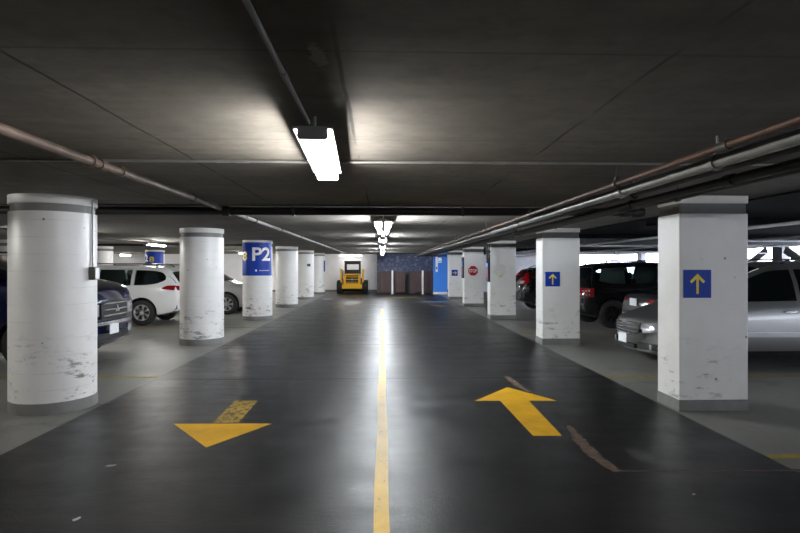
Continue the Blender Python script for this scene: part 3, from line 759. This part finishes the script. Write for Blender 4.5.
    def end_patch(s, parent, name, m, y0, y1, zlo, zhi, front=True, off=.008, ny=10, nz=5, label=None, thick=.05):
        lo = pchip(zlo) if isinstance(zlo, list) else (lambda y: zlo); hi = pchip(zhi) if isinstance(zhi, list) else (lambda y: zhi)
        sg = 1 if front else -1; A, B = [], []
        for i in range(ny + 1):
            y = y0 + (y1 - y0) * i / ny; ra, rb = [], []
            for j in range(nz + 1):
                z = lo(abs(y)) + (hi(abs(y)) - lo(abs(y))) * j / nz; x = s.shift(s.end_x(y, z, front), y)
                ra.append((x + sg * off, y, z)); rb.append((x - sg * thick, y, z))
            A.append(ra); B.append(rb)
        return MB().shell(A, B).build(name, m, parent, smooth=40, label=label)
    def at_end(s, y, z, front=True): return s.shift(s.end_x(y, z, front), y)

def wheel(parent, x, y, r, w=.22, spokes=7, rim_m=None):
    sg = 1 if y > 0 else -1
    prof = [(r * .62, -w / 2), (r * .9, -w / 2), (r * .97, -w * .42), (r, -w * .25), (r, w * .25), (r * .97, w * .42), (r * .9, w / 2), (r * .62, w / 2), (r * .60, 0), (r * .62, -w / 2)]
    t = MB().lathe(prof, 40, axis='Y').build('wheel', M['rubber'], parent, smooth=40, loc=(x, y, r))
    b = MB(); b.lathe([(r * .56, -w * .3), (r * .64, -w * .3), (r * .645, w * .46), (r * .59, w * .47), (r * .56, w * .1), (r * .56, -w * .3)], 40, axis='Y')
    for k in range(spokes):
        a = 2 * PI * k / spokes
        for da in (-.09, .09):
            b.box((math.cos(a + da * .4) * r * .36, w * .36, math.sin(a + da * .4) * r * .36), (r * .52, .03, r * .11), rot=Matrix.Rotation(-a - da, 3, 'Y'))
    b.lathe([(0.01, w * .28), (r * .15, w * .28), (r * .15, w * .46), (.01, w * .47)], 20, axis='Y')
    if sg < 0: bmesh.ops.scale(b.bm, vec=(1, -1, 1), verts=b.bm.verts)
    rim = b.build('rim', rim_m or M['alloy'], t, smooth=35)
    d = MB(); d.lathe([(.01, sg * w * .02), (r * .58, sg * w * .02), (r * .58, sg * w * .06), (.01, sg * w * .06)], 24, axis='Y'); d.build('brake_disc', M['darkpipe'], t, smooth=35)
    return t

def suv(root, paint, L=4.75, W=1.86, H=1.70, hood=1.02, wheels=(1.42, -1.38), wr=.36, rim=None, rear='slope', nose_z=.5, rails=True, cladding=None, bulge=(.26, .13)):
    """generic five-door SUV; returns the Car so that marques of lamps can be laid on it"""
    h = L / 2
    top = [(-h, .95 * H / 1.7), (-h + .03, 1.05 * H / 1.7), (-h + .22, H * .80), (-h + .48, H * .945), (-h + .95, H * .985), (-.35, H), (.25, H * .985), (.55, H * .93), (1.25, hood + .12), (1.42, hood + .05), (1.9, hood - .01), (h - .12, hood - .12), (h - .03, hood - .22), (h, hood - .33)]
    belt = [(-h, .9 * H / 1.7), (-h + .3, hood + .06), (-1., hood + .03), (.6, hood - .03), (1.4, hood - .05), (h - .1, hood - .2), (h, hood - .36)]
    bot = [(-h, .46), (-h + .12, .38), (-1.5, .26), (1.5, .24), (h - .15, .26), (h, .36)]
    hw = [(-h, .86), (-h + .12, .93), (-h + .5, .985), (0, 1), (1.6, .985), (h - .3, .945), (h, .86)]
    b0 = hood + .065
    zl = [(-h, b0 + .03), (0, b0), (2, b0 - .03)]
    zt = [(-h + .25, H * .80), (-h + .55, H * .88), (-h + 1.0, H * .918), (-.3, H * .93), (.3, H * .915), (.62, H * .85), (1.18, hood + .10)]
    qz = [(-h + .42, b0 + .19), (-h + .62, b0 + .08), (-h + 1.0, b0 + .02), (-h + 1.4, b0 + .01)]
    qt = [(-h + .42, b0 + .22), (-h + .6, H * .885), (-h + 1.0, H * .915), (-h + 1.3, H * .92)]
    wins = [('side_window', zl, zt, -.02, 1.04), ('side_window', zl, zt, -1.02, -.10), ('quarter_window', qz, qt, -h + .45, -1.09)]
    c = Car(L, W, top, belt, bot, hw, bulge)
    c.body(root, paint, wheels, wr, [w[1:3] + (w[3] + .02, w[4] - .02) for w in wins])
    for wx in wheels:
        for sg in (-1, 1): wheel(root, wx, sg * (W / 2 - .125), wr, rim_m=rim)
    for nm, lo, hi, xa, xb in wins: c.side_patch(root, nm, M['pane'], lo, hi, xa, xb, thick=.012)
    for sx, sy in ((.15, .4), (.15, -.4), (-.78, .42), (-.78, -.42)):       # front and rear seats with head restraints
        sb = MB(); sb.box((sx, sy, hood + .08), (.16, .46, .30), bevel=.05); sb.box((sx - .04, sy, hood + .31), (.10, .26, .17), bevel=.04)
        sb.tube([(sx - .03, sy, hood + .2), (sx - .04, sy, hood + .3)], .03, 8)
        sb.build('seat', M['black'], root, smooth=50)
    c.top_patch(root, 'windscreen', M['glass'], .47, 1.30, 1.0)
    c.end_patch(root, 'rear_window', M['glass'], -W * .40, W * .40, H * .70, [(0, H * .895), (W * .3, H * .88), (W * .4, H * .82)], False)
    for sg in (-1, 1):
        MB().box((1.0, sg * (W / 2 + .07), hood + .12), (.14, .2, .14), bevel=.04).build('mirror', paint, root, smooth=50)
        for hx in (.12, -.85):
            y = c.side_y(hx, hood - .08); MB().box((hx, sg * (y + .01), hood - .09), (.2, .03, .035), bevel=.008).build('door_handle', paint if cladding is None else M['black'], root)
        if rails:
            MB().tube([(-h + .75, sg * W * .335, H * .97), (-h + .95, sg * W * .335, H + .035), (.1, sg * W * .335, H + .035), (.3, sg * W * .335, H * .97)], .017, 8).build('roof_rail', M['darkpipe'], root, smooth=40)
    return c

# --- dark blue SUV, nose to the lane (faces +x)
r = thing('parked_suv', 'dark blue SUV with chrome grille, nose out behind the nearest round pillar', 'car', (-7.18, 9.97, 0), 0)
c = suv(r, M['p_blue'], L=4.85, W=2.0, H=1.88, hood=1.40, wheels=(1.46, -1.42), wr=.39, rim=M['dark_alloy'], bulge=(.13, .13))
c.end_patch(r, 'grille', M['black'], -.46, .46, .74, [(0, 1.05), (.46, 1.03)], off=.012)
for z in (.80, .90, 1.01):
    MB().tube([(c.at_end(y, z) + .022, y, z) for y in [-.44 + .088 * k for k in range(11)]], .017, 8).build('grille_bar', M['chrome'], r, smooth=40)
em = MB(); X = c.at_end(0, .90) + .035      # three small lozenges as on the grille
for a in (PI / 2, PI / 2 + 2 * PI / 3, PI / 2 + 4 * PI / 3):
    ca, sa = math.cos(a), math.sin(a); q = [(0, 0), (.04, .023), (.08, 0), (.04, -.023)]
    em.prism([(u * ca - v * sa, .90 + u * sa + v * ca) for u, v in q], X, X + .012, 'X')
em.build('emblem', M['chrome'], r)
for sg in (-1, 1):
    y0, y1 = sorted((sg * .52, sg * .92))
    c.end_patch(r, 'headlight', M['headlamp'], y0, y1, .80, [(.5, 1.0), (.9, 1.02)], off=.012)
    MB().lathe([(.005, 0), (.07, 0), (.07, .02), (.005, .03)], 20, axis='Y').build('fog_light', M['headlamp'], r, loc=(c.at_end(sg * .62, .5) + .0, sg * .62, .5)).rotation_euler = (0, 0, -PI / 2)
c.end_patch(r, 'bumper_trim', M['chrome'], -.88, .88, .64, .70, off=.03, label='chrome bumper strip')
for sg in (-1, 1):
    y0, y1 = sorted((sg * .55, sg * .88)); c.end_patch(r, 'fog_light_surround', M['chrome'], y0, y1, .46, .60, off=.008)
c.end_patch(r, 'lower_intake', M['black'], -.55, .55, .40, .50, off=.012)
MB().box((c.at_end(0, .55) + .03, -.1, .56), (.02, .31, .17), bevel=.004).build('licence_plate', M['plate'], r)

# --- white SUV, tail to the lane (faces -x)
r = thing('parked_suv', 'white SUV parked tail out behind the second round pillar', 'car', (-8.02, 16.45, 0), PI)
c = suv(r, M['p_white'], L=4.85, W=1.88, H=1.69, hood=1.04, wheels=(1.46, -1.33), wr=.362)
h = c.L / 2
for sg in (-1, 1):
    c.side_patch(r, 'tail_light', M['taillamp'], [(-h + .1, .98), (-h + .5, 1.02)], [(-h + .1, 1.12), (-h + .3, 1.12), (-h + .52, 1.05)], -h + .13, -h + .50, sides=(sg,), off=.010)
    y0, y1 = sorted((sg * .50, sg * .80)); c.end_patch(r, 'tail_light', M['taillamp'], y0, y1, .98, 1.11, False, off=.012)
    y0, y1 = sorted((sg * .48, sg * .84)); c.end_patch(r, 'headlight', M['headlamp'], y0, y1, .66, .82, off=.01)
c.end_patch(r, 'lower_bumper', M['black'], -.84, .84, .385, .56, False, off=.012)
c.side_patch(r, 'sill_trim', M['black'], [(-.9, .29), (.9, .28)], [(-.9, .36), (.9, .35)], -.9, .95)
c.end_patch(r, 'tailgate_trim', M['chrome'], -.5, .5, .90, .94, False, off=.014)
MB().box((-c.L / 2 - .01, 0, .78), (.02, .31, .16)).build('licence_plate', M['plate'], r)
c.end_patch(r, 'grille', M['black'], -.36, .36, .56, .78, off=.01)

# --- grey-silver SUV, nose to the lane behind the second pillar
r = thing('parked_suv', 'silver grey SUV nose out between the second pillar and the P2 pillar', 'car', (-6.72, 19.85, 0), 0)
c = suv(r, M['p_steel'], L=4.75, W=1.86, H=1.69, hood=1.06, wheels=(1.42, -1.38), wr=.365, rim=M['alloy'])
c.end_patch(r, 'grille', M['black'], -.38, .38, .62, .82, off=.012)
for sg in (-1, 1):
    y0, y1 = sorted((sg * .46, sg * .84)); c.end_patch(r, 'headlight', M['headlamp'], y0, y1, .68, .84, off=.01)
c.end_patch(r, 'lower_intake', M['black'], -.6, .6, .36, .48, off=.012)
MB().box((c.at_end(0, .53) + .02, 0, .54), (.02, .31, .15)).build('licence_plate', M['plate'], r)

# --- tall black SUV on the right, tail to the lane (faces +x)
r = thing('parked_suv', 'tall black SUV parked tail out beyond the silver minivan', 'car', (7.58, 15.3, 0), 0)
c = suv(r, M['p_black'], L=4.8, W=1.92, H=1.77, hood=1.10, wheels=(1.42, -1.45), wr=.385, rim=M['dark_alloy'])
h = c.L / 2
for sg in (-1, 1):
    c.side_patch(r, 'tail_light', M['taillamp'], [(-h + .05, .84), (-h + .4, .84)], [(-h + .05, 1.08), (-h + .4, 1.07)], -h + .08, -h + .36, sides=(sg,), off=.012)
    y0, y1 = sorted((sg * .62, sg * .84)); c.end_patch(r, 'tail_light', M['taillamp'], y0, y1, .84, 1.08, False, off=.014)
    for z in (.90, 1.0):
        bb = MB(); 
        for k in range(3): bb.box((-h + .14 + k * .08, sg * (c.side_y(-h + .2, z) + .0), z), (.035, .05, .035), bevel=.005)
        bb.build('reflector_row', M['headlamp'], r)
c.end_patch(r, 'bumper_trim', M['chrome'], -.6, .6, .70, .76, False, off=.03)
MB().box((-h - .015, 0, .92), (.02, .31, .16)).build('licence_plate', M['plate'], r)
# --- black compact SUV farther right
r = thing('parked_suv', 'black compact SUV with tall red tail light between two square pillars', 'car', (7.22, 20.6, 0), 0)
c = suv(r, M['p_black'], L=4.55, W=1.82, H=1.64, hood=1.04, wheels=(1.36, -1.30), wr=.35, rim=M['alloy'])
h = c.L / 2
for sg in (-1, 1):
    c.side_patch(r, 'tail_light', M['taillamp'], [(-h + .1, 1.0), (-h + .3, 1.05)], [(-h + .1, 1.25), (-h + .35, 1.50)], -h + .12, -h + .34, sides=(sg,), off=.012)
    y0, y1 = sorted((sg * .60, sg * .80)); c.end_patch(r, 'tail_light', M['taillamp'], y0, y1, 1.0, 1.42, False, off=.014)
    y0, y1 = sorted((sg * .62, sg * .78)); c.end_patch(r, 'reverse_light', M['headlamp'], y0, y1, 1.03, 1.13, False, off=.02)
MB().box((-h - .015, 0, .85), (.02, .31, .16)).build('licence_plate', M['plate'], r)

# --- silver minivan, nose to the lane (faces -x)
r = thing('parked_minivan', 'silver minivan parked nose out behind the nearest square pillar', 'car', (6.82, 9.56, 0), PI)
L, W, H = 5.1, 1.94, 1.74; h = L / 2
top = [(-h, .95), (-h + .03, 1.1), (-h + .2, 1.5), (-h + .45, H * .955), (-h + 1., H * .99), (-.4, H), (.3, H * .985), (.65, H * .93), (1.45, 1.10), (1.62, .95), (2.1, .83), (h - .15, .765), (h - .04, .70), (h, .60)]
belt = [(-h, .9), (-h + .3, 1.10), (-1., 1.07), (.6, 1.02), (1.4, .97), (1.7, .90), (2.1, .80), (h - .2, .70), (h, .56)]
bot = [(-h, .42), (-h + .12, .34), (-1.5, .23), (1.5, .20), (h - .2, .18), (h, .24)]
hw = [(-h, .88), (-h + .12, .94), (-h + .5, .99), (0, 1), (1.7, .985), (h - .3, .93), (h, .82)]
c = Car(L, W, top, belt, bot, hw, (.34, .12)); c.body(r, M['p_silver'], (1.62, -1.42), .335)
for wx in (1.62, -1.42):
    for sg in (-1, 1): wheel(r, wx, sg * (W / 2 - .125), .335)
zl = [(-h, 1.13), (0, 1.10), (2, 1.06)]; zt = [(-h + .3, 1.5), (-h + .6, 1.57), (-.3, H * .925), (.4, H * .91), (.75, H * .85), (1.4, 1.15)]
c.side_patch(r, 'side_window', M['glass'], zl, zt, .14, 1.30); c.side_patch(r, 'side_window', M['glass'], zl, zt, -1.10, .06); c.side_patch(r, 'quarter_window', M['glass'], zl, zt, -h + .42, -1.18)
c.top_patch(r, 'windscreen', M['glass'], .58, 1.5, 1.0); c.end_patch(r, 'rear_window', M['glass'], -.74, .74, 1.15, 1.5, False)
c.side_patch(r, 'side_moulding', M['p_steel'], [(-1.2, .52), (1.2, .52)], [(-1.2, .60), (1.2, .60)], -1.0, 1.2, off=.016)
c.side_patch(r, 'sill', M['black'], [(-1., .24), (1.2, .23)], [(-1., .30), (1.2, .29)], -1.0, 1.2, off=.006)
gb = c.end_patch(r, 'grille', M['black'], -.43, .43, [(0, .45), (.2, .47), (.43, .54)], [(0, .685), (.43, .68)], off=.012)
for z in (.50, .55, .60, .645):
    wdt = .34 if z < .53 else .41
    MB().tube([(c.at_end(y, z) + .018, y, z) for y in [-wdt + wdt * .2 * k for k in range(11)]], .009, 6).build('grille_bar', M['chrome'], r, smooth=40)
MB().tube([(c.at_end(y, .69) + .012, y, .69) for y in [-.46 + .092 * k for k in range(11)]], .016, 6).build('grille_surround', M['chrome'], r, smooth=40)
em = MB(); X = c.at_end(0, .69) + .025      # winged badge
em.lathe([(.03, -.006), (.03, .006)], 16, (0, 0, 0), 'Y'); bmesh.ops.rotate(em.bm, cent=(0, 0, 0), matrix=Matrix.Rotation(PI / 2, 3, 'Z'), verts=em.bm.verts); bmesh.ops.translate(em.bm, vec=(X, 0, .70), verts=em.bm.verts)
for sg in (-1, 1): em.prism([(sg * .03, .685), (sg * .16, .71), (sg * .16, .72), (sg * .03, .715)], X - .004, X + .006, 'X')
em.build('emblem', M['chrome'], r)
for sg in (-1, 1):
    y0, y1 = sorted((sg * .52, sg * .86)); c.end_patch(r, 'headlight', M['headlamp'], y0, y1, [(.5, .53), (.86, .60)], [(.5, .685), (.7, .73), (.86, .735)], off=.012)
    y0, y1 = sorted((sg * .40, sg * .76)); c.end_patch(r, 'lower_intake', M['black'], y0, y1, .27, .37, off=.01)
    MB().lathe([(.005, 0), (.05, 0), (.05, .02), (.005, .03)], 20, axis='Y').build('fog_light', M['headlamp'], r, loc=(c.at_end(sg * .66, .32) - .005, sg * .66, .32)).rotation_euler = (0, 0, -PI / 2)
    MB().box((1.3, sg * (W / 2 + .08), 1.18), (.15, .22, .16), bevel=.05).build('mirror', M['p_silver'], r, smooth=50)
    for hx in (.28, -.05): MB().box((hx, sg * (c.side_y(hx, .92) + .012), .92), (.2, .03, .04), bevel=.01).build('door_handle', M['p_silver'] if hx < .2 else M['chrome'], r)
    MB().tube([(-h + .75, sg * .62, H * .97), (-h + .9, sg * .62, H + .04), (.0, sg * .62, H + .04), (.2, sg * .62, H * .97)], .017, 8).build('roof_rail', M['darkpipe'], r, smooth=40)
c.end_patch(r, 'lower_intake', M['black'], -.32, .32, .26, .33, off=.01)
MB().box((c.at_end(0, .41) + .03, 0, .41), (.02, .31, .16), bevel=.004).build('licence_plate', M['plate'], r)

# --- charcoal sedan, tail to the lane (faces +x)
r = thing('parked_sedan', 'charcoal sedan boot with white plate peeking above the minivan bonnet', 'car', (7.93, 11.95, 0), 0)
L, W, H = 4.75, 1.8, 1.43; h = L / 2
top = [(-h, .82), (-h + .04, .97), (-h + .12, 1.03), (-h + .65, 1.06), (-1.5, 1.09), (-.75, H * .965), (-.2, H), (.35, H * .97), (1.25, .99), (1.5, .95), (h - .2, .83), (h - .03, .70), (h, .58)]
belt = [(-h, .78), (-h + .4, .98), (-1., .96), (.6, .92), (1.3, .88), (h - .2, .74), (h, .55)]
bot = [(-h, .40), (-h + .12, .32), (-1.5, .2), (1.5, .19), (h - .2, .2), (h, .28)]
hw = [(-h, .88), (-h + .15, .94), (-h + .5, .985), (0, 1), (1.6, .985), (h - .3, .93), (h, .84)]
c = Car(L, W, top, belt, bot, hw, (.28, .12)); c.body(r, M['p_grey'], (1.4, -1.4), .325)
for wx in (1.4, -1.4):
    for sg in (-1, 1): wheel(r, wx, sg * (W / 2 - .125), .325)
zl = [(-1.6, 1.03), (1.3, .97)]; zt = [(-1.35, 1.08), (-.8, 1.29), (-.2, H * .925), (.35, H * .9), (1.1, 1.02)]
c.side_patch(r, 'side_window', M['glass'], zl, zt, -.12, 1.0); c.side_patch(r, 'side_window', M['glass'], zl, zt, -1.2, -.2)
c.top_patch(r, 'windscreen', M['glass'], .42, 1.22, 1.0); c.top_patch(r, 'rear_window', M['glass'], -1.45, -.78, .95)
for sg in (-1, 1):
    y0, y1 = sorted((sg * .48, sg * .82)); c.end_patch(r, 'tail_light', M['taillamp'], y0, y1, [(.48, .90), (.8, .84)], [(.48, .93), (.8, .98)], False, off=.012)
    y0, y1 = sorted((sg * .46, sg * .8)); c.end_patch(r, 'headlight', M['headlamp'], y0, y1, .6, .74, off=.01)
MB().box((-h - .02, .0, .87), (.02, .31, .16), bevel=.004).build('licence_plate', M['plate'], r)
c.end_patch(r, 'bumper_trim', M['black'], -.7, .7, .62, .65, False, off=.012)

# ------------------------------------------------------------------ skid-steer loader seen from behind
r = thing('skid_steer_loader', 'yellow and black skid steer loader parked facing the end wall', 'loader', (-1.83, 33.75, 0))
LY = M['loader_yellow']
for x in (-.78, .78):
    for y in (.25, 1.35):
        w = MB().lathe([(.2, -.16), (.33, -.16), (.385, -.1), (.39, 0), (.385, .1), (.33, .16), (.2, .16), (.2, -.16)], 32, axis='Y')
        bmesh.ops.rotate(w.bm, cent=(0, 0, 0), matrix=Matrix.Rotation(PI / 2, 3, 'Z'), verts=w.bm.verts)
        for k in range(16):
            a = 2 * PI * k / 16
            for s in (-1, 1): w.box((s * .08, math.cos(a) * .39, math.sin(a) * .39), (.15, .05, .03), rot=Matrix.Rotation(a - PI / 2, 3, 'X') @ Matrix.Rotation(s * .4, 3, 'Z'))
        wo = w.build('wheel', M['rubber'], r, smooth=40, loc=(x, y, .39))
        MB().tube([(-.14, 0, 0), (.14, 0, 0)], .2, 20).build('hub', LY, wo, smooth=40)
MB().box((0, .85, .55), (1.16, 1.7, .6), bevel=.04).build('chassis', M['black'], r)
MB().box((0, -.05, .42), (1.22, .22, .26), bevel=.03).build('rear_bumper', LY, r)
bb = MB(); 
for x in (-.45, .45): bb.box((x, -.02, .86), (.14, .2, .66), bevel=.02)
bb.box((0, -.02, 1.16), (1.04, .2, .1), bevel=.02); bb.box((0, -.02, .58), (1.04, .2, .1), bevel=.02)
bb.build('rear_door_frame', LY, r)
bb = MB()
for k in range(3): bb.box((0, .02, .70 + k * .16), (.78, .06, .025), rot=Matrix.Rotation(.5, 3, 'X'))
bb.build('grille_bar', LY, r)
MB().box((0, .06, .86), (.8, .04, .56)).build('grille', M['black'], r)
MB().box((0, -.09, .86), (.1, .03, .08), bevel=.01).build('door_latch', M['steel'], r)
for sg in (-1, 1):
    bb = MB(); bb.box((sg * .66, .1, 1.05), (.12, .22, .9), bevel=.02); bb.box((sg * .66, .9, 1.36), (.1, 1.7, .14), bevel=.02, rot=None)
    bb.build('lift_arm', LY, r)
    MB().tube([(sg * .62, .2, .7), (sg * .62, .75, 1.28)], .04, 10).build('lift_cylinder', M['chrome'], r, smooth=40)
    MB().box((sg * .57, -.07, .9), (.06, .05, .12), bevel=.01).build('tail_light', M['taillamp'], r)
for x in (-.44, .44):
    for y in (.35, 1.3): MB().box((x, y, 1.56), (.09, .09, .78), bevel=.01).build('cab_post', M['black'], r)
bb = MB()
bb.box((0, .35, 1.87), (.97, .10, .18), bevel=.015); bb.box((0, .35, 1.30), (.9, .10, .3), bevel=.015)
bb.build('cab_rear_wall', M['black'], r)
MB().box((0, .82, 1.96), (1.0, 1.15, .07), bevel=.02).build('cab_roof', M['black'], r)
bb = MB(); 
for k in range(9): bb.box((0, .37, 1.46 + k * .042), (.8, .008, .008))
bb.build('rear_window_mesh', M['black'], r)
MB().box((0, 1.55, .3), (1.7, .5, .5), bevel=.05).build('bucket', M['darkpipe'], r)

# ------------------------------------------------------------------ world, camera
w = bpy.data.worlds.new('overcast_sky'); scene.world = w; w.use_nodes = True
bg = w.node_tree.nodes['Background']; bg.inputs['Color'].default_value = (.80, .86, 1.0, 1); bg.inputs['Strength'].default_value = 14.

cam = bpy.data.cameras.new('camera'); cam.lens = 24.75; cam.sensor_width = 36; cam.clip_start = .05
co = bpy.data.objects.new('camera', cam); COL.objects.link(co)
co.location = (0, 0, 1.65); co.rotation_euler = (PI / 2, 0, -math.atan(18 / 550)); scene.camera = co
scene.view_settings.view_transform = 'Standard'; scene.view_settings.look = 'None'
scene.view_settings.exposure = .35; scene.view_settings.gamma = 1.; scene.view_settings.use_curve_mapping = False
scene.cycles.use_denoising = True
scene.cycles.max_bounces = 10; scene.cycles.diffuse_bounces = 6; scene.cycles.glossy_bounces = 4
scene.cycles.sample_clamp_indirect = 8.
